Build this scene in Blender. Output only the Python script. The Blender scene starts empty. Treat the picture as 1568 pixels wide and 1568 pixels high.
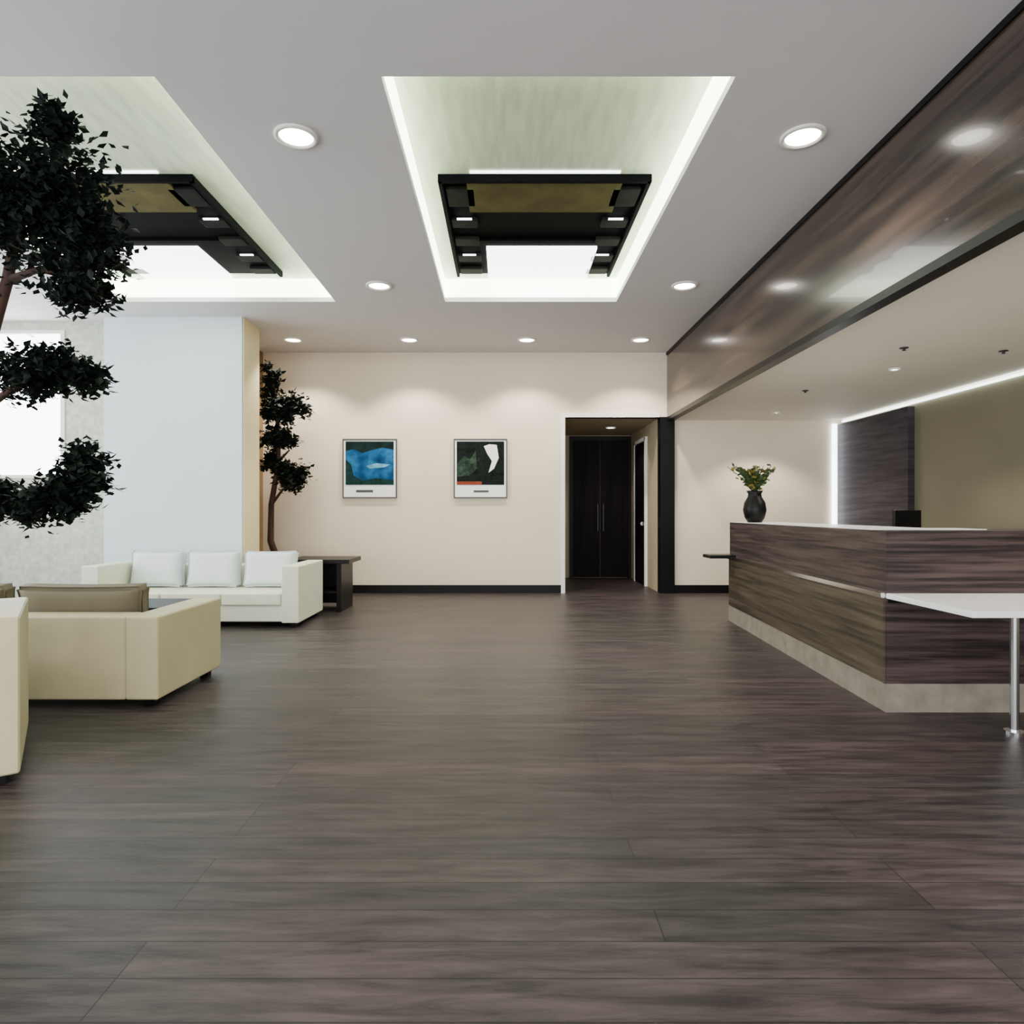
import bpy, bmesh, math, random
from mathutils import Vector, Matrix, Euler
random.seed(7)
S=bpy.context.scene
COL=S.collection

# ---------------------------------------------------------------- materials
def lin(c):
    return tuple(((v/255)/12.92 if v/255<=0.04045 else ((v/255+0.055)/1.055)**2.4) for v in c)+(1,)
def newmat(name):
    m=bpy.data.materials.new(name); m.use_nodes=True
    nt=m.node_tree; b=nt.nodes['Principled BSDF']
    return m,nt,b
def paint(name,c,rough=0.6,var=0.06,scale=6,metal=0,spec=0.5,bump=0.0,coat=0,sc=(1,1,1)):
    m,nt,b=newmat(name)
    tc=nt.nodes.new('ShaderNodeTexCoord'); n=nt.nodes.new('ShaderNodeTexNoise')
    mp=nt.nodes.new('ShaderNodeMapping'); mp.inputs['Scale'].default_value=sc
    n.inputs['Scale'].default_value=scale; n.inputs['Detail'].default_value=4
    nt.links.new(tc.outputs['Object'],mp.inputs['Vector']); nt.links.new(mp.outputs['Vector'],n.inputs['Vector'])
    r=nt.nodes.new('ShaderNodeValToRGB'); L=lin(c)
    r.color_ramp.elements[0].position=0.3; r.color_ramp.elements[1].position=0.7
    r.color_ramp.elements[0].color=tuple(v*(1-var) for v in L[:3])+(1,)
    r.color_ramp.elements[1].color=tuple(min(1,v*(1+var)) for v in L[:3])+(1,)
    nt.links.new(n.outputs['Fac'],r.inputs['Fac']); nt.links.new(r.outputs['Color'],b.inputs['Base Color'])
    b.inputs['Roughness'].default_value=rough; b.inputs['Metallic'].default_value=metal
    b.inputs['Specular IOR Level'].default_value=spec; b.inputs['Coat Weight'].default_value=coat
    if bump>0:
        bp=nt.nodes.new('ShaderNodeBump'); bp.inputs['Strength'].default_value=bump; bp.inputs['Distance'].default_value=0.01
        nt.links.new(n.outputs['Fac'],bp.inputs['Height']); nt.links.new(bp.outputs['Normal'],b.inputs['Normal'])
    return m
def emis(name,c,s,base=(240,240,240)):
    m,nt,b=newmat(name)
    b.inputs['Base Color'].default_value=lin(base)
    b.inputs['Emission Color'].default_value=lin(c); b.inputs['Emission Strength'].default_value=s
    b.inputs['Roughness'].default_value=0.5
    return m
def wood(name,c1,c2,rough=0.35,sc=(1.2,22,22),spec=0.5,coat=0,lo=0.35,hi=0.65):
    m,nt,b=newmat(name)
    tc=nt.nodes.new('ShaderNodeTexCoord'); mp=nt.nodes.new('ShaderNodeMapping'); mp.inputs['Scale'].default_value=sc
    n=nt.nodes.new('ShaderNodeTexNoise'); n.inputs['Scale'].default_value=1; n.inputs['Detail'].default_value=5; n.inputs['Roughness'].default_value=0.65
    nt.links.new(tc.outputs['Object'],mp.inputs['Vector']); nt.links.new(mp.outputs['Vector'],n.inputs['Vector'])
    r=nt.nodes.new('ShaderNodeValToRGB'); r.color_ramp.elements[0].position=lo; r.color_ramp.elements[1].position=hi
    r.color_ramp.elements[0].color=lin(c1); r.color_ramp.elements[1].color=lin(c2)
    nt.links.new(n.outputs['Fac'],r.inputs['Fac']); nt.links.new(r.outputs['Color'],b.inputs['Base Color'])
    b.inputs['Roughness'].default_value=rough; b.inputs['Specular IOR Level'].default_value=spec; b.inputs['Coat Weight'].default_value=coat
    return m

def floor_mat():
    m,nt,b=newmat('floor_dark_oak_planks')
    N=nt.nodes.new; L=nt.links.new
    tc=N('ShaderNodeTexCoord')
    br=N('ShaderNodeTexBrick'); br.inputs['Scale'].default_value=1
    br.inputs['Brick Width'].default_value=2.3; br.inputs['Row Height'].default_value=0.145
    br.inputs['Mortar Size'].default_value=0.0026; br.inputs['Mortar Smooth'].default_value=0.4
    br.inputs['Color1'].default_value=lin((62,55,55)); br.inputs['Color2'].default_value=lin((47,45,45)); br.inputs['Mortar'].default_value=lin((24,22,22))
    br.offset=0.37; br.offset_frequency=3
    L(tc.outputs['Object'],br.inputs['Vector'])
    mp=N('ShaderNodeMapping'); mp.inputs['Scale'].default_value=(2.4,20,1); L(tc.outputs['Object'],mp.inputs['Vector'])
    n=N('ShaderNodeTexNoise'); n.inputs['Scale'].default_value=1; n.inputs['Detail'].default_value=7; n.inputs['Roughness'].default_value=0.7; n.inputs['Distortion'].default_value=0.4
    L(mp.outputs['Vector'],n.inputs['Vector'])
    r=N('ShaderNodeValToRGB'); r.color_ramp.elements[0].position=0.36; r.color_ramp.elements[1].position=0.68
    r.color_ramp.elements[0].color=(0.42,0.42,0.43,1); r.color_ramp.elements[1].color=(1.85,1.84,1.8,1)
    L(n.outputs['Fac'],r.inputs['Fac'])
    mx=N('ShaderNodeMix'); mx.data_type='RGBA'; mx.blend_type='MULTIPLY'; mx.inputs[0].default_value=1
    L(br.outputs['Color'],mx.inputs[6]); L(r.outputs['Color'],mx.inputs[7])
    n2=N('ShaderNodeTexNoise'); n2.inputs['Scale'].default_value=0.5; L(tc.outputs['Object'],n2.inputs['Vector'])
    r2=N('ShaderNodeValToRGB'); r2.color_ramp.elements[0].position=0.4; r2.color_ramp.elements[1].position=0.65
    r2.color_ramp.elements[0].color=(0.95,0.98,0.93,1); r2.color_ramp.elements[1].color=(1.1,0.95,0.98,1)
    L(n2.outputs['Fac'],r2.inputs['Fac'])
    m2=N('ShaderNodeMix'); m2.data_type='RGBA'; m2.blend_type='MULTIPLY'; m2.inputs[0].default_value=1
    L(mx.outputs[2],m2.inputs[6]); L(r2.outputs['Color'],m2.inputs[7]); L(m2.outputs[2],b.inputs['Base Color'])
    mr=N('ShaderNodeMapRange'); mr.inputs['To Min'].default_value=0.32; mr.inputs['To Max'].default_value=0.52
    L(n.outputs['Fac'],mr.inputs['Value']); L(mr.outputs['Result'],b.inputs['Roughness'])
    b.inputs['Specular IOR Level'].default_value=0.25
    bp=N('ShaderNodeBump'); bp.inputs['Strength'].default_value=0.4; bp.inputs['Distance'].default_value=0.006
    L(n.outputs['Fac'],bp.inputs['Height']); L(bp.outputs['Normal'],b.inputs['Normal'])
    return m

M={}
M['floor']=floor_mat()
M['ceil']=paint('ceiling_paint',(214,211,212),0.8,0.015,2)
M['soffit']=paint('soffit_paint',(236,229,214),0.7,0.02,2)
M['wall']=paint('wall_cream_paint',(226,212,190),0.8,0.02,3)
M['wallw']=paint('wall_white_paint',(236,232,226),0.8,0.02,3)
M['blue']=paint('column_pale_blue_paint',(204,218,224),0.7,0.02,3)
M['yellow']=paint('column_side_cream',(238,220,172),0.7,0.02,3)
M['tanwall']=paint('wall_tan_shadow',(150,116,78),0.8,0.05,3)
M['mottle']=paint('wall_mottled_frosted',(186,190,178),0.7,0.18,16)
M['olive']=paint('wall_olive_panel',(112,108,88),0.35,0.05,2,spec=0.3)
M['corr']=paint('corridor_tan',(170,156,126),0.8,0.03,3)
M['black']=paint('black_lacquer',(8,7,8),0.4,0.1,5,spec=0.2)
M['base']=paint('baseboard_dark',(10,7,7),0.5,0.1,5,spec=0.2)
M['bulk']=wood('bulkhead_glossy_dark_wood',(18,15,13),(72,58,50),0.2,(3,0.5,9),0.65,0.25)
M['desk']=wood('desk_wood',(28,22,22),(76,62,60),0.4,(1.1,1.1,34),0.3,lo=0.38,hi=0.62)
M['desklit']=wood('desk_wood_lit',(46,40,33),(88,78,64),0.35,(1.1,1.1,34),0.4)  # desk wood again, lightened to paint in the lit side face
M['panel']=wood('panel_wood_purple',(36,31,38),(68,60,68),0.5,(1,1,18),0.2)
M['doorw']=wood('door_wood_dark',(10,7,10),(30,22,25),0.6,(14,14,0.8),0.1)
M['plinth']=paint('desk_plinth_stone',(128,121,110),0.45,0.2,9)
M['white']=paint('white_laminate',(240,240,238),0.3,0.01,3)
M['trimw']=paint('trim_white',(236,234,226),0.5,0.01,3)
M['chrome']=paint('chrome_metal',(214,214,216),0.15,0.02,3,metal=1)
M['sofaw']=paint('sofa_white_leather',(222,223,200),0.5,0.03,5,bump=0.1)
M['cushw']=paint('cushion_pale_fabric',(218,227,226),0.8,0.04,8,bump=0.2)
M['sofac']=paint('sofa_cream_leather',(192,184,144),0.5,0.05,5,bump=0.1)
M['cusho']=paint('cushion_taupe_fabric',(104,98,76),0.85,0.06,8,bump=0.2)
M['leaf']=paint('leaf_dark_green',(11,23,15),0.7,0.6,9,spec=0.2)
M['bark']=wood('bark_brown',(36,20,14),(70,42,28),0.8,(12,12,3))
M['pot']=paint('planter_dark_ceramic',(36,34,34),0.4,0.1,5)
M['soil']=paint('soil',(40,30,22),0.95,0.3,30,bump=0.5)
M['coffer_top']=paint('coffer_top_paint',(206,216,190),0.55,0.13,4,sc=(4,0.6,1))
M['cove']=emis('coffer_cove_luminous',(240,255,222),9)
M['diff']=emis('diffuser_white',(255,255,255),6)
M['sky_olive']=paint('skylight_beam_olive',(88,80,48),0.8,0.25,4,spec=0.1)
M['sky_dark']=paint('skylight_dark_glass',(5,5,8),0.8,0.2,4,spec=0.05)
M['sky_box']=paint('skylight_louvre_dark',(24,24,22),0.8,0.4,8,spec=0.1)
M['lamp']=emis('downlight_bulb_glow',(255,250,238),18)
M['led']=emis('led_strip_glow',(245,255,250),5)
M['wglow']=emis('led_vertical_glow',(240,248,255),8)
M['green']=paint('flower_stem_green',(50,70,28),0.6,0.4,20)
M['petal']=paint('flower_petal_yellow',(140,130,56),0.6,0.2,20)

# ---------------------------------------------------------------- helpers
def mesh_obj(name,bm,mats,loc=(0,0,0),parent=None,smooth=False,rot=None):
    me=bpy.data.meshes.new(name); bm.normal_update(); bm.to_mesh(me); bm.free()
    if not isinstance(mats,(list,tuple)): mats=[mats]
    for m in mats: me.materials.append(m)
    if smooth:
        for p in me.polygons: p.use_smooth=True
    o=bpy.data.objects.new(name,me); COL.objects.link(o); 
    if parent: 
        o.parent=parent; o.location=Vector(loc)-parent.location
    else: o.location=loc
    if rot: o.rotation_euler=rot
    return o
def empty(name,loc,rotz=0):
    e=bpy.data.objects.new(name,None); e.empty_display_size=0.2; COL.objects.link(e); e.location=loc; e.rotation_euler=(0,0,rotz); return e
def box(name,a,b,mat,parent=None,bev=0.0,seg=2,local=False,rot=None):
    a=Vector(a); b=Vector(b); c=(a+b)/2; d=b-a
    bm=bmesh.new(); bmesh.ops.create_cube(bm,size=1)
    bmesh.ops.scale(bm,vec=(abs(d.x),abs(d.y),abs(d.z)),verts=bm.verts)
    if bev>0: bmesh.ops.bevel(bm,geom=bm.edges[:],offset=bev,segments=seg,affect='EDGES',profile=0.7)
    loc=c+parent.location if (local and parent) else c
    return mesh_obj(name,bm,mat,loc,parent,smooth=False,rot=rot)
def boxes(name,lst,mat,parent=None):
    bm=bmesh.new()
    for (a,b) in lst:
        a=Vector(a); b=Vector(b)
        r=bmesh.ops.create_cube(bm,size=1)
        bmesh.ops.scale(bm,vec=(b-a),verts=r['verts']); bmesh.ops.translate(bm,vec=(a+b)/2,verts=r['verts'])
    return mesh_obj(name,bm,mat,(0,0,0),parent)
def prism(name,pts,z0,z1,mat,parent=None):
    bm=bmesh.new()
    lo=[bm.verts.new((x,y,z0)) for x,y in pts]; hi=[bm.verts.new((x,y,z1)) for x,y in pts]
    n=len(pts); bm.faces.new(lo[::-1]); bm.faces.new(hi)
    for i in range(n): bm.faces.new((lo[i],lo[(i+1)%n],hi[(i+1)%n],hi[i]))
    bmesh.ops.recalc_face_normals(bm,faces=bm.faces[:])
    return mesh_obj(name,bm,mat,(0,0,0),parent)
def lathe(name,prof,mat,loc,parent=None,seg=32,matidx=None,smooth=True):
    bm=bmesh.new(); rings=[]
    for r,z in prof:
        rings.append([bm.verts.new((r*math.cos(2*math.pi*i/seg),r*math.sin(2*math.pi*i/seg),z)) for i in range(seg)])
    for k in range(len(rings)-1):
        for i in range(seg):
            f=bm.faces.new((rings[k][i],rings[k][(i+1)%seg],rings[k+1][(i+1)%seg],rings[k+1][i]))
            if matidx: f.material_index=matidx[k]
    bmesh.ops.remove_doubles(bm,verts=bm.verts,dist=1e-5)
    bmesh.ops.recalc_face_normals(bm,faces=bm.faces[:])
    return mesh_obj(name,bm,mat,loc,parent,smooth)
def cushion(name,dim,loc,mat,parent,rot=(0,0,0),local=True,puff=0.5):
    bm=bmesh.new(); bmesh.ops.create_cube(bm,size=2)
    bmesh.ops.subdivide_edges(bm,edges=bm.edges[:],cuts=9,use_grid_fill=True)
    for v in bm.verts:
        x,y,z=v.co
        e=(1-abs(x)**3.5)*(1-abs(z)**3.5)
        ty=(1-puff)+puff*max(0,e)**0.5
        k=1-0.05*(1-abs(x)**2)*(abs(z)) ; k2=1-0.05*(1-abs(z)**2)*(abs(x))
        v.co=(x*dim[0]/2*k2,y*ty*dim[1]/2,z*dim[2]/2*k)
    bmesh.ops.bevel(bm,geom=[e for e in bm.edges if e.calc_face_angle(0)>1.0],offset=min(dim)*0.12,segments=2,affect='EDGES')
    L=Vector(loc)+parent.location if local else loc
    return mesh_obj(name,bm,mat,L,parent,True,rot)
def tube(bm,pts,rads,seg=8):
    rings=[]
    for i,p in enumerate(pts):
        p=Vector(p); a=Vector(pts[max(0,i-1)]); b=Vector(pts[min(len(pts)-1,i+1)]); t=(b-a).normalized()
        u=t.cross(Vector((0.3,1,0.1))).normalized(); w=t.cross(u)
        rings.append([bm.verts.new(p+(u*math.cos(2*math.pi*k/seg)+w*math.sin(2*math.pi*k/seg))*rads[i]) for k in range(seg)])
    for k in range(len(rings)-1):
        for i in range(seg): bm.faces.new((rings[k][i],rings[k][(i+1)%seg],rings[k+1][(i+1)%seg],rings[k+1][i]))
    bm.faces.new(rings[0][::-1]); bm.faces.new(rings[-1])

# ---------------------------------------------------------------- room shell
CZ=3.56; LZ=2.56; BY=9.67
XL=-7.0; XR=5.0; YB=-4.0
box('floor',(XL-0.1,YB-0.1,-0.1),(XR+0.1,12.1,0),M['floor'])
xs=[XL,-4.3,-1.9,-0.67,1.25,2.4]; ys=[YB,3.54,7.33,BY]
lst=[]
for i in range(5):
    for j in range(3):
        if j==1 and i in (1,3): continue
        lst.append(((xs[i],ys[j],CZ),(xs[i+1],ys[j+1],CZ+0.05)))
boxes('ceiling',lst,M['ceil'])
box('ceiling_soffit',(2.46,YB,LZ),(XR,BY,LZ+0.08),M['soffit'])
bk=empty('bulkhead_beam',(2.43,3,LZ))
box('glossy_face',(2.40,YB,LZ+0.03),(2.46,BY,CZ+0.05),M['bulk'],bk)
box('black_bottom_edge',(2.38,YB,LZ-0.02),(2.48,BY,LZ+0.035),M['black'],bk)
box('black_top_edge',(2.385,YB,CZ-0.04),(2.40,BY,CZ),M['black'],bk)

def coffer(name,x0,x1):
    T=3.82; y0,y1=3.54,7.33
    e=empty(name,((x0+x1)/2,(y0+y1)/2,CZ))
    boxes('luminous_sides',[((x0-0.03,y0-0.03,CZ+0.05),(x0,y1+0.03,T)),((x1,y0-0.03,CZ+0.05),(x1+0.03,y1+0.03,T)),
        ((x0,y0-0.03,CZ+0.05),(x1,y0,T)),((x0,y1,CZ+0.05),(x1,y1+0.03,T))],M['cove'],e)
    box('top_panel',(x0-0.03,y0-0.03,T),(x1+0.03,y1+0.03,T+0.03),M['coffer_top'],e)
    return e
coffer('ceiling_coffer',-0.67,1.25); coffer('ceiling_coffer',-4.3,-1.9)
def skylight(x0,x1,wx0,wx1):
    z=3.82; e=empty('skylight',((x0+x1)/2,6.1,z))
    box('dark_glass',(x0,5.06,z-0.02),(x1,7.12,z-0.001),M['sky_dark'],e)
    box('olive_beam',(x0+0.22,5.1,z-0.05),(x1-0.22,5.6,z-0.02),M['sky_olive'],e)
    boxes('dark_frame',[((x0,5.06,z-0.06),(x0+0.03,7.12,z-0.02)),((x1-0.03,5.06,z-0.06),(x1,7.12,z-0.02)),((x0,5.06,z-0.06),(x1,5.09,z-0.02))],M['sky_dark'],e)
    box('white_diffuser',(wx0,6.38,z-0.05),(wx1,7.2,z-0.02),M['diff'],e)
    box('near_lip_led',(x0+0.25,5.01,z-0.012),(x1-0.25,5.035,z-0.001),M['led'],e)
    for k,y in enumerate((5.2,5.75,6.15,6.55,6.9)):
        for s,(a,b) in enumerate(((x0+0.05,x0+0.28),(x1-0.28,x1-0.05))):
            box('louvre_box',(a,y,z-0.05),(b,y+(0.3 if k==0 else 0.16),z-0.02),M['sky_box'],e,0.01)
            if k in (1,3): box('small_light',(a+0.05,y-0.02,z-0.05),(b-0.05,y+0.0,z-0.04),M['diff'],e)
    box('cross_bar',(x0+0.25,6.2,z-0.045),(x1-0.25,6.26,z-0.02),M['sky_dark'],e)
skylight(-0.52,1.14,-0.18,0.90)
skylight(-4.1,-2.42,-3.95,-3.0)

T=0.12
bw=[((-3.7,BY,0),(0.89,BY+T,CZ+0.05)),((0.89,BY,2.6),(2.5,BY+T,CZ+0.05)),((2.5,BY,0),(XR+T,BY+T,CZ+0.05))]
boxes('wall_back',bw,M['wall'])
box('column_left',(-4.85,7.9,0),(-3.18,8.3,CZ),M['blue'])
box('column_return',(-3.60,8.3,0),(-3.18,8.42,CZ),M['yellow'])
box('column_return_face',(-3.18,7.93,0),(-3.165,8.42,CZ),M['yellow'])
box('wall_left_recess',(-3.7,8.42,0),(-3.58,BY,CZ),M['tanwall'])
y0,y1=8.1,8.22
boxes('wall_left_front',[((-5.45,y0,0),(-4.8,y1,CZ)),((XL,y0,0),(-5.45,y1,1.62)),((XL,y0,3.45),(-5.45,y1,CZ))],M['mottle'])
w=empty('window_1',(-6.2,8.15,1.62))
box('frosted_pane',(XL,8.15,1.66),(-5.5,8.17,3.42),emis('window_daylight_pane',(250,252,255),8),w)
boxes('frame',[((XL,8.08,1.62),(-5.45,8.14,1.66)),((XL,8.08,3.41),(-5.45,8.14,3.45)),((-5.5,8.08,1.66),(-5.45,8.14,3.41)),((-6.35,8.08,1.66),(-6.31,8.14,3.41))],M['trimw'],w)
boxes('wall_left',[((XL-T,YB,0),(XL,8.2,0.7)),((XL-T,YB,3.3),(XL,8.2,CZ+0.05)),((XL-T,YB,0.7),(XL,0.5,3.3)),((XL-T,7.2,0.7),(XL,8.2,3.3))],M['wallw'])
w=empty('unseen_window_left',(XL-0.06,3.9,0.7))  # unseen windows, added on the left to let more daylight in
boxes('frame',[((XL-0.08,y,0.7),(XL-0.03,y+0.06,3.3)) for y in (0.5,2.2,3.85,5.5,7.14)]+[((XL-0.08,0.5,0.7),(XL-0.03,7.2,0.76)),((XL-0.08,0.5,3.24),(XL-0.03,7.2,3.3))],M['trimw'],w)
box('wall_right',(XR,YB,0),(XR+T,BY,LZ),M['olive'])
box('wall_panel_right',(XR-0.08,7.97,0),(XR,BY-0.02,2.49),M['panel'])
box('led_strip_cove',(XR-0.04,YB+0.2,2.52),(XR-0.005,BY-0.05,2.545),M['led'])
box('led_strip_corner',(XR-0.16,BY-0.04,0.1),(XR-0.10,BY-0.005,2.5),M['wglow'])
boxes('wall_rear',[((XL,YB-T,2.9),(2.46,YB,CZ+0.05)),((XL,YB-T,0),(XL+0.6,YB,2.9)),((XR-0.6,YB-T,0),(XR,YB,LZ)),((2.3,YB-T,0),(2.6,YB,2.9))],M['wallw'])
w=empty('unseen_glazing_rear',(0,YB,0))  # unseen glazed front, added behind the camera to brighten the room
boxes('mullions',[((x,YB-0.09,0),(x+0.06,YB-0.03,2.9)) for x in (-6.4,-4.7,-3.0,-1.2,0.5,2.24)]+[((x,YB-0.09,0),(x+0.06,YB-0.03,2.56)) for x in (2.6,4.34)]+[((-6.4,YB-0.1,0),(4.4,YB-0.02,0.06))],M['trimw'],w)

box('baseboard_back',(-3.58,BY-0.02,0),(0.83,BY,0.12),M['base'])
box('baseboard_right',(2.5,BY-0.02,0),(XR-0.18,BY,0.12),M['base'])
box('baseboard_left',(-4.85,7.88,0),(-3.165,7.9,0.12),M['base'])

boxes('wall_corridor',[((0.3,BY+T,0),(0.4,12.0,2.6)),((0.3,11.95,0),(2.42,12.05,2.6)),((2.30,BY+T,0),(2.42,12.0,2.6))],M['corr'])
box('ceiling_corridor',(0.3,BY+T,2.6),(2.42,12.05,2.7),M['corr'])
boxes('trim_1',[((0.83,BY-0.025,0),(0.89,BY+T+0.01,2.6)),((0.83,BY-0.025,2.6),(2.29,BY+T+0.01,2.66))],M['trimw'])
box('trim_2',(2.29,BY-0.06,0),(2.50,BY+T,2.60),M['black'])
d=empty('door_1',(1.78,11.93,0))
boxes('frame',[((1.18,11.88,0),(1.24,11.95,2.5)),((2.24,11.88,0),(2.30,11.95,2.5)),((1.18,11.88,2.5),(2.30,11.95,2.58))],M['base'],d)
box('leaf_left',(1.24,11.90,0.01),(1.735,11.95,2.5),M['doorw'],d,0.005)
box('leaf_right',(1.745,11.90,0.01),(2.24,11.95,2.5),M['doorw'],d,0.005)
for x in (1.69,1.79):
    box('pull_handle',(x-0.008,11.85,0.85),(x+0.008,11.87,1.35),M['pot'],d,0.004)
    box('handle_post_low',(x-0.008,11.86,0.9),(x+0.008,11.905,0.92),M['pot'],d)
    box('handle_post_high',(x-0.008,11.86,1.28),(x+0.008,11.905,1.3),M['pot'],d)
d=empty('door_2',(2.28,11.0,0))
box('leaf',(2.27,10.6,0.01),(2.30,11.4,2.35),M['doorw'],d)
boxes('frame',[((2.26,10.54,0),(2.30,10.6,2.42)),((2.26,11.4,0),(2.30,11.46,2.42)),((2.26,10.54,2.36),(2.30,11.46,2.42))],M['trimw'],d)
box('lever_handle',(2.22,10.68,1.0),(2.235,10.8,1.02),M['chrome'],d)
box('handle_rose',(2.225,10.67,0.98),(2.27,10.70,1.04),M['chrome'],d)

# ---------------------------------------------------------------- downlights
def downlight(x,y,z=CZ,r=0.135,power=38):
    o=lathe('recessed_downlight',[(r*1.0,0),(r*1.0,-0.012),(r*0.82,-0.016),(r*0.78,-0.004),(r*0.74,-0.006),(0.0001,-0.012)],[M['trimw'],M['lamp']],(x,y,z),None,32,[0,0,0,1,1])
    l=bpy.data.lights.new('downlight_lamp','SPOT'); l.energy=power; l.spot_size=math.radians(118); l.spot_blend=0.45; l.shadow_soft_size=0.06; l.color=(1,0.91,0.80)
    lo=bpy.data.objects.new('downlight_lamp',l); COL.objects.link(lo); lo.location=(x,y,z-0.04)
for (x,y) in [(-1.31,4.1),(1.87,4.1),(-1.31,6.8),(1.87,6.8),(-1.31,1.4),(1.87,1.4),(-1.31,-1.3),(1.87,-1.3)]: downlight(x,y,power=80)
for x in (-2.9,-1.31,0.30,1.86): downlight(x,8.94,r=0.13,power=185)
downlight(1.75,10.8,2.6,0.09,22)
for (x,y) in ((3.3,5.4),(3.36,7.3),(4.2,5.5)):
    lathe('sprinkler_head',[(0.035,0),(0.035,-0.006),(0.012,-0.01),(0.01,-0.02),(0.018,-0.024),(0.0001,-0.026)],M['pot'],(x,y,LZ-0.002),None,16)
for (x,y) in ((3.7,8.9),(3.7,6.2),(3.7,3.6),(3.7,1.0)): downlight(x,y,LZ,0.05,110)

# ---------------------------------------------------------------- reception desk
dk=empty('reception_desk',(3.2,5,0))
outer=[(2.29,3.92),(4.75,3.92),(4.75,4.5),(2.9,4.5),(3.02,7.23),(2.49,7.23)]
prism('stone_plinth',[(2.28,3.91),(4.76,3.91),(4.76,4.5),(2.9,4.5),(3.02,7.24),(2.48,7.24)],0,0.17,M['plinth'],dk)
prism('wood_body',outer,0.17,1.085,M['desk'],dk)
prism('white_counter_top',[(2.36,4.2),(3.1,4.2),(3.1,4.5),(2.9,4.5),(3.02,7.20),(2.52,7.20)],1.08,1.09,M['white'],dk)
prism('side_lit_lower',[(2.275,3.93),(2.295,3.93),(2.495,7.22),(2.475,7.22)],0.175,0.68,M['desklit'],dk)  # lighter slab: light on the lower side face put into its colour
prism('metal_inlay',[(2.262,3.93),(2.30,3.93),(2.50,7.24),(2.462,7.24)],0.682,0.712,M['chrome'],dk)
box('front_shadow_gap',(2.30,3.912,0.655),(4.74,3.925,0.68),M['black'],dk)
box('visitor_shelf',(2.29,3.2,0.68),(4.4,3.93,0.712),M['white'],dk,0.006)
box('end_shelf',(2.2,7.0,0.70),(2.5,7.26,0.735),M['black'],dk,0.005)
box('inner_worktop',(2.96,4.5,0.70),(3.7,6.2,0.74),M['white'],dk)
box('worktop_end_panel',(3.0,6.14,0),(3.7,6.18,0.70),M['desk'],dk)
bm=bmesh.new()
for x in (2.77,4.2):
    tube(bm,[(x,3.55,0.0),(x,3.55,0.68)],[0.022,0.022],12)
    tube(bm,[(x,3.55,0.60),(x,3.92,0.60)],[0.012,0.012],10)
    tube(bm,[(x,3.55,0.0),(x,3.55,0.012)],[0.05,0.05],16)
mesh_obj('chrome_legs',bm,M['chrome'],(0,0,0),dk)
mo=empty('computer_monitor',(3.2,5.2,0.745),math.radians(15))
box('screen',(-0.13,-0.015,0.10),(0.13,0.015,0.47),M['black'],mo,0.006,local=True)
box('neck',(-0.025,0.015,0.02),(0.025,0.035,0.25),M['black'],mo,local=True)
box('foot',(-0.11,-0.06,0.0),(0.11,0.09,0.015),M['black'],mo,0.004,local=True)

vs=empty('flower_vase',(2.64,6.9,1.09))
lathe('vase',[(0.0001,0),(0.07,0),(0.10,0.05),(0.118,0.13),(0.105,0.21),(0.07,0.27),(0.065,0.30),(0.085,0.335),(0.075,0.335),(0.055,0.30)],M['black'],(2.64,6.9,1.09),vs)
bm=bmesh.new()
for i in range(70):
    a=random.uniform(0,6.28); l=random.uniform(0.14,0.31); sp=random.uniform(0.05,1.0)
    base=Vector((0,0,0.3)); tip=base+Vector((math.cos(a)*sp*l,math.sin(a)*sp*l,l))
    mid=(base+tip)/2+Vector((0,0,0.03)); tube(bm,[base,mid,tip],[0.005,0.004,0.003],5)
    for k in range(6):
        u=Vector((random.uniform(-1,1),random.uniform(-1,1),random.uniform(-0.3,1))).normalized(); s=random.uniform(0.04,0.08)
        v=u.cross(Vector((random.random(),random.random(),1))).normalized()*s*0.35
        p=tip.lerp(base,random.random()*0.7)
        f=bm.faces.new([bm.verts.new(p),bm.verts.new(p+u*s*0.5+v),bm.verts.new(p+u*s),bm.verts.new(p+u*s*0.5-v)])
        f.material_index=1 if i%4==0 else 0
mesh_obj('flowers',bm,[M['green'],M['petal']],(2.64,6.9,1.09),vs)

# ---------------------------------------------------------------- pictures
def pic_mat(name,stops,scale,seedz):
    m,nt,b=newmat(name); N=nt.nodes.new; L=nt.links.new
    tc=N('ShaderNodeTexCoord'); mp=N('ShaderNodeMapping'); mp.inputs['Location'].default_value=(seedz,0,seedz*2)
    L(tc.outputs['Object'],mp.inputs['Vector'])
    n=N('ShaderNodeTexNoise'); n.inputs['Scale'].default_value=scale; n.inputs['Detail'].default_value=3; L(mp.outputs['Vector'],n.inputs['Vector'])
    r=N('ShaderNodeValToRGB')
    while len(r.color_ramp.elements)<len(stops): r.color_ramp.elements.new(0.5)
    for e,(p,c) in zip(r.color_ramp.elements,stops): e.position=p; e.color=lin(c)
    L(n.outputs['Fac'],r.inputs['Fac']); L(r.outputs['Color'],b.inputs['Base Color']); b.inputs['Roughness'].default_value=0.6; b.inputs['Specular IOR Level'].default_value=0.1
    return m
def shape(name,pts,y,mat,par):
    bm=bmesh.new(); bm.faces.new([bm.verts.new((a,y,z)) for a,z in pts]); return mesh_obj(name,bm,mat,(0,0,0),par)
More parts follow.
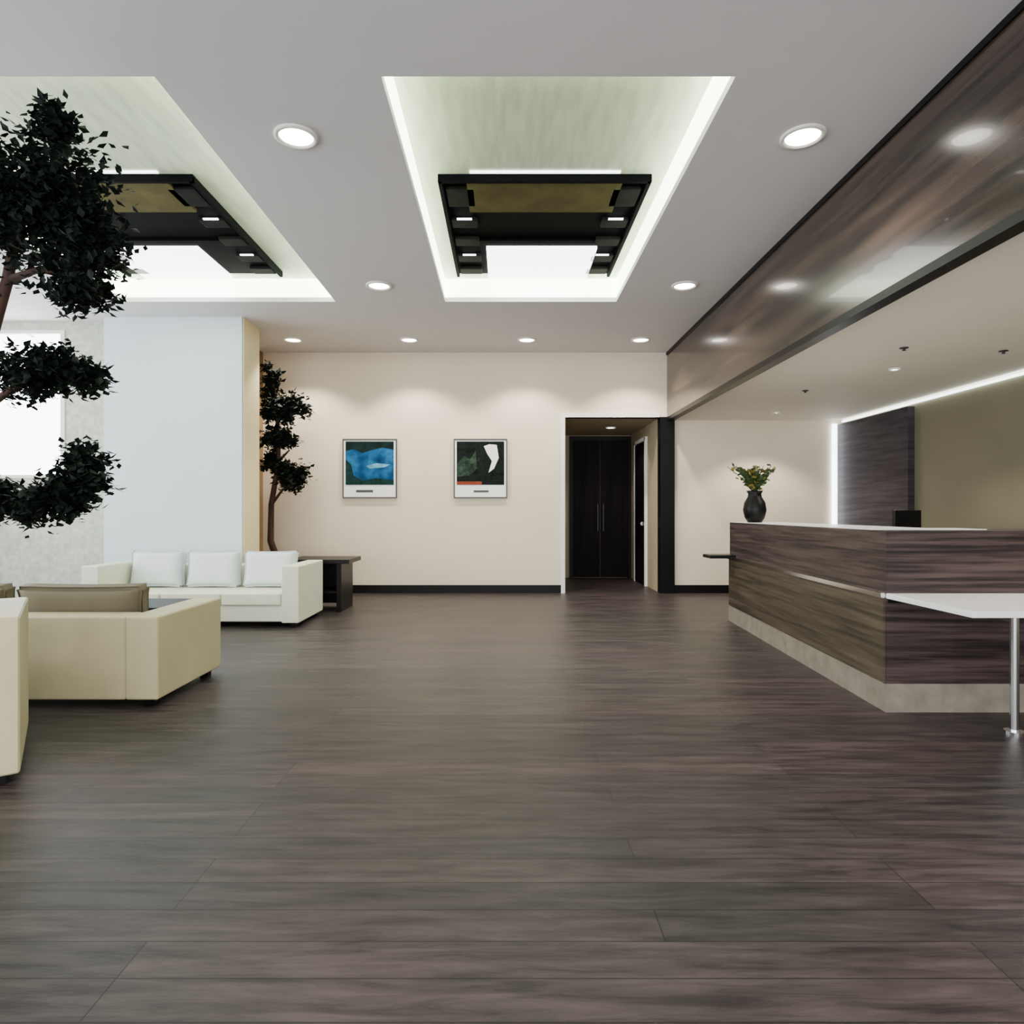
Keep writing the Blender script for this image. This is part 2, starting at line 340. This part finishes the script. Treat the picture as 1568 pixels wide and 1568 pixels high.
def picture(x0,x1,mat,extra):
    e=empty('framed_picture',((x0+x1)/2,BY,1.83))
    box('white_board',(x0,BY-0.03,1.42),(x1,BY-0.001,2.26),M['white'],e,0.004)
    boxes('thin_dark_edge',[((x0-0.015,BY-0.04,1.405),(x0,BY-0.001,2.28)),((x1,BY-0.04,1.405),(x1+0.015,BY-0.001,2.28)),((x0,BY-0.04,2.26),(x1,BY-0.001,2.28)),((x0,BY-0.04,1.405),(x1,BY-0.001,1.42))],paint('frame_grey_'+str(extra),(60,60,54),0.6),e)
    box('print',(x0+0.03,BY-0.034,1.60),(x1-0.03,BY-0.03,2.24),mat,e)
    xm=(x0+x1)/2; a=x0+0.03; b=x1-0.03
    if extra==1:
        shape('dark_hills',[(a,2.24),(a,2.10),(a+0.12,2.13),(a+0.25,2.07),(a+0.4,2.12),(a+0.55,2.15),(b,2.12),(b,2.24)],BY-0.036,paint('print_dark_hills',(10,30,28),0.6,0.6,12,spec=0.1),e)
        shape('near_shore',[(a,1.60),(b,1.60),(b,1.67),(xm+0.1,1.70),(xm-0.1,1.66),(a+0.12,1.74),(a+0.08,1.9),(a,1.98)],BY-0.0365,paint('print_shore',(16,44,42),0.6,0.6,14,spec=0.1),e)
        shape('pale_reflection',[(xm,1.84),(xm+0.22,1.86),(xm+0.3,1.90),(xm+0.1,1.92),(xm-0.05,1.88)],BY-0.0362,paint('print_pale_water',(96,160,190),0.6,0.3,12,spec=0.1),e)
        prism('caption',[(xm-0.2,BY-0.034),(xm+0.05,BY-0.034),(xm+0.05,BY-0.03),(xm-0.2,BY-0.03)],1.49,1.525,M['pot'],e)
    else:
        shape('white_form',[(xm+0.05,2.17),(xm+0.13,2.2),(xm+0.24,2.19),(xm+0.27,2.0),(xm+0.2,1.84),(xm+0.12,1.78),(xm+0.17,1.95),(xm+0.1,2.06)],BY-0.0365,M['white'],e)
        shape('dim_foliage',[(a,1.9),(a+0.1,2.02),(a+0.2,1.98),(a+0.28,2.1),(a+0.3,1.85),(a+0.2,1.74),(a,1.72)],BY-0.036,paint('print_foliage',(40,56,44),0.6,0.7,18,spec=0.1),e)
        box('orange_band',(a,BY-0.036,1.60),(xm+0.02,BY-0.034,1.65),paint('print_orange',(130,60,38),0.6,0.2,12,spec=0.1),e)
        prism('caption',[(xm-0.1,BY-0.034),(xm+0.12,BY-0.034),(xm+0.12,BY-0.03),(xm-0.1,BY-0.03)],1.49,1.52,M['pot'],e)
picture(-2.38,-1.61,pic_mat('print_blue_lagoon',[(0.3,(6,34,64)),(0.45,(14,66,108)),(0.6,(34,104,148)),(0.75,(16,50,62))],4,1.3),1)
picture(-0.74,0.02,pic_mat('print_dark_abstract',[(0.35,(3,4,4)),(0.5,(16,26,20)),(0.62,(7,8,9)),(0.8,(50,66,58))],9,4.1),2)

# ---------------------------------------------------------------- sofas
def sofa(name,x0,x1,y0,y1,facing,h_arm,h_back,h_cush,mat,cmat,n,seat_h=0.38,armw=0.18,backw=0.2,rotz=0):
    cx,cy=(x0+x1)/2,(y0+y1)/2; W=x1-x0; D=y1-y0
    e=empty(name,(cx,cy,0)); e.rotation_euler=(0,0,(math.pi if facing>0 else 0)+rotz)
    def lb(nm,a,b,m,bev=0.02): return box(nm,a,b,m,e,bev,3,local=True)
    lb('base',(-W/2+armw,-D/2+0.03,0.06),(W/2-armw,D/2-backw+0.02,seat_h-0.12),mat,0.015)
    lb('arm_right',(W/2-armw,-D/2,0.05),(W/2,D/2,h_arm),mat)
    lb('arm_left',(-W/2,-D/2,0.05),(-W/2+armw,D/2,h_arm),mat)
    lb('back',(-W/2+armw,D/2-backw,0.05),(W/2-armw,D/2,h_back),mat)
    iw=(W-2*armw)/n
    for i in range(n):
        xc=-W/2+armw+iw*(i+0.5)
        lb('seat_cushion_%d'%(i+1),(xc-iw/2+0.004,-D/2+0.0,seat_h-0.13),(xc+iw/2-0.004,D/2-backw-0.01,seat_h),mat,0.03)
        c_h=h_cush-seat_h
        cushion('back_cushion_%d'%(i+1),(iw*0.93,0.2,c_h),(xc,D/2-backw-0.12,seat_h+c_h/2-0.005),cmat,e,(math.radians(-8),0,0),puff=0.45)
    for k,(fx,fy) in enumerate(((-W/2+0.08,-D/2+0.08),(W/2-0.08,-D/2+0.08),(-W/2+0.08,D/2-0.08),(W/2-0.08,D/2-0.08))):
        lb('foot_%d'%(k+1),(fx-0.03,fy-0.03,0),(fx+0.03,fy+0.03,0.06),M['black'],0.004)
    return e
sofa('sofa',-4.38,-2.13,6.75,7.65,-1,0.64,0.60,0.77,M['sofaw'],M['cushw'],3,seat_h=0.36)
sofa('sofa',-4.3,-2.12,3.99,4.88,1,0.56,0.56,0.73,M['sofac'],M['cusho'],2,seat_h=0.38,armw=0.2)
ang=math.radians(34)
c=Vector((-2.13,2.87)); u=Vector((-math.cos(ang),-math.sin(ang))); v=Vector((-math.sin(ang),math.cos(ang)))
cen=c+u*0.41+v*0.41
sofa('armchair',cen.x-0.41,cen.x+0.41,cen.y-0.41,cen.y+0.41,1,0.74,0.74,0.80,M['sofac'],M['base'],1,armw=0.14,rotz=ang)

ct=empty('coffee_table',(-3.4,5.75,0))
box('top',(-3.95,5.45,0.36),(-2.85,6.05,0.40),M['black'],ct,0.006)
for i,(x,y) in enumerate(((-3.9,5.5),(-2.9,5.5),(-3.9,6.0),(-2.9,6.0))): box('leg_%d'%(i+1),(x-0.02,y-0.02,0),(x+0.02,y+0.02,0.36),M['chrome'],ct)
box('lower_shelf',(-3.88,5.52,0.12),(-2.92,5.98,0.14),M['black'],ct)

st=empty('side_table',(-2.2,8.1,0))
box('top',(-2.62,7.8,0.58),(-1.86,8.45,0.63),M['black'],st,0.006)
box('side_panel_right',(-2.02,7.83,0),(-1.96,8.42,0.58),M['black'],st,0.004)
box('side_panel_left',(-2.52,7.83,0),(-2.46,8.42,0.58),M['black'],st,0.004)
box('back_panel',(-2.46,8.34,0.04),(-2.02,8.40,0.58),M['base'],st)
box('shelf',(-2.46,7.86,0.22),(-2.02,8.34,0.25),M['base'],st)

# ---------------------------------------------------------------- trees
def leafclump(bm,c,r,n,size):
    c=Vector(c)
    subs=[]
    for _ in range(max(8,int(n/70))):
        d=Vector((random.gauss(0,1),random.gauss(0,1),random.gauss(0,1))).normalized()*random.uniform(0.2,0.9)
        subs.append(Vector((d.x*r[0],d.y*r[1],d.z*r[2])))
    for i in range(n):
        s=random.choice(subs); q=Vector((random.gauss(0,1),random.gauss(0,1),random.gauss(0,1)))*min(r)*0.25
        p=c+s+q
        u=Vector((random.uniform(-1,1),random.uniform(-1,1),random.uniform(-0.7,0.7))).normalized()
        w=u.cross(Vector((random.uniform(-0.4,0.4),random.uniform(-0.4,0.4),1))).normalized()
        L=size*random.uniform(0.7,1.3); wd=L*0.34
        nn=u.cross(w)*L*0.08
        bm.faces.new([bm.verts.new(p),bm.verts.new(p+u*L*0.4+w*wd+nn),bm.verts.new(p+u*L),bm.verts.new(p+u*L*0.4-w*wd+nn)])
def tree(name,base,trunk,branches,clumps,potr,poth,size):
    e=empty(name,base)
    lathe('planter',[(0.0001,0),(potr*0.75,0),(potr,poth),(potr*0.9,poth),(potr*0.88,poth-0.04),(0.0001,poth-0.04)],[M['pot'],M['soil']],base,e,28,[0,0,0,0,1],smooth=False)
    bm=bmesh.new()
    n=len(trunk); tube(bm,trunk,[0.05*(1-0.6*i/(n-1)) for i in range(n)],10)
    for b in branches: tube(bm,b,[0.024-0.014*i/(len(b)-1) for i in range(len(b))],7)
    mesh_obj('trunk',bm,M['bark'],(0,0,0),e,True)
    bm=bmesh.new()
    for (c,r,nn) in clumps: leafclump(bm,c,r,nn,size)
    mesh_obj('foliage',bm,M['leaf'],(0,0,0),e)
tree('potted_tree',(-3.05,3.66,0),
 [(-3.05,3.66,0.3),(-3.0,3.64,0.9),(-2.9,3.6,1.4),(-2.86,3.58,1.9),(-2.78,3.55,2.2),(-2.68,3.52,2.45),(-2.6,3.5,2.8),(-2.5,3.5,3.1)],
 [[(-2.95,3.6,1.1),(-2.75,3.55,1.25),(-2.45,3.5,1.32),(-2.22,3.5,1.40)],[(-2.87,3.58,1.75),(-2.65,3.52,1.87),(-2.4,3.5,1.93)],
  [(-2.68,3.52,2.45),(-2.5,3.5,2.5),(-2.3,3.5,2.45)],[(-2.72,3.5,2.35),(-2.85,3.5,2.7),(-2.95,3.5,3.0)]],
 [((-2.46,3.5,2.82),(0.36,0.32,0.38),4600),((-2.27,3.5,2.40),(0.19,0.22,0.17),1200),((-2.42,3.5,3.24),(0.14,0.14,0.15),700),((-2.85,3.5,2.85),(0.25,0.28,0.35),1500),((-2.2,3.5,2.7),(0.14,0.18,0.22),800),
  ((-2.42,3.5,1.93),(0.32,0.22,0.14),1900),((-2.76,3.5,1.98),(0.2,0.2,0.16),700),
  ((-2.24,3.48,1.42),(0.17,0.18,0.13),1100),((-2.42,3.48,1.30),(0.22,0.18,0.14),1200),((-2.68,3.5,1.25),(0.24,0.2,0.14),1200)],0.22,0.35,0.05)
tree('potted_tree',(-3.05,9.0,0),
 [(-3.05,9.0,0.3),(-3.22,8.98,0.8),(-3.2,8.95,1.3),(-3.1,8.95,1.9),(-3.12,8.95,2.6),(-3.2,8.95,3.1)],
 [[(-3.2,8.95,1.3),(-3.05,8.95,1.5),(-2.85,8.9,1.6)],[(-3.1,8.95,1.9),(-2.95,8.95,2.05)],[(-3.12,8.95,2.5),(-2.9,8.95,2.6)]],
 [((-3.0,8.95,2.62),(0.3,0.22,0.24),1500),((-3.22,8.95,2.95),(0.14,0.15,0.3),600),((-3.08,8.95,2.2),(0.26,0.22,0.18),1100),
  ((-2.96,8.95,1.68),(0.3,0.24,0.2),1400),((-3.2,8.95,1.9),(0.14,0.15,0.2),500)],0.24,0.38,0.08)

# ---------------------------------------------------------------- lights
def area(name,loc,rot,sx,sy,e,c=(1,1,1)):
    l=bpy.data.lights.new(name,'AREA'); l.shape='RECTANGLE'; l.size=sx; l.size_y=sy; l.energy=e; l.color=c
    o=bpy.data.objects.new(name,l); COL.objects.link(o); o.location=loc; o.rotation_euler=rot; return o
area('fill_rear',(-1.0,YB+0.1,1.5),(math.radians(90),0,0),10.4,2.3,650,(0.98,0.98,1))  # added fill lamp behind the camera, lifts the whole room
area('fill_left',(XL+0.15,3.85,2.0),(math.radians(90),0,math.radians(-90)),6.4,2.4,320,(0.93,0.97,1))  # added fill lamp out of view on the left
wd=bpy.data.worlds.new('World'); S.world=wd; wd.use_nodes=True
bg=wd.node_tree.nodes['Background']; bg.inputs['Color'].default_value=(0.88,0.94,1,1); bg.inputs['Strength'].default_value=1.6

# ---------------------------------------------------------------- camera
cd=bpy.data.cameras.new('camera'); cam=bpy.data.objects.new('camera',cd); COL.objects.link(cam)
cam.location=(0,0,1.2); cam.rotation_euler=(math.radians(90),0,0)
cd.sensor_width=36; cd.lens=22.96; cd.shift_x=0.007; cd.clip_start=0.05
S.camera=cam
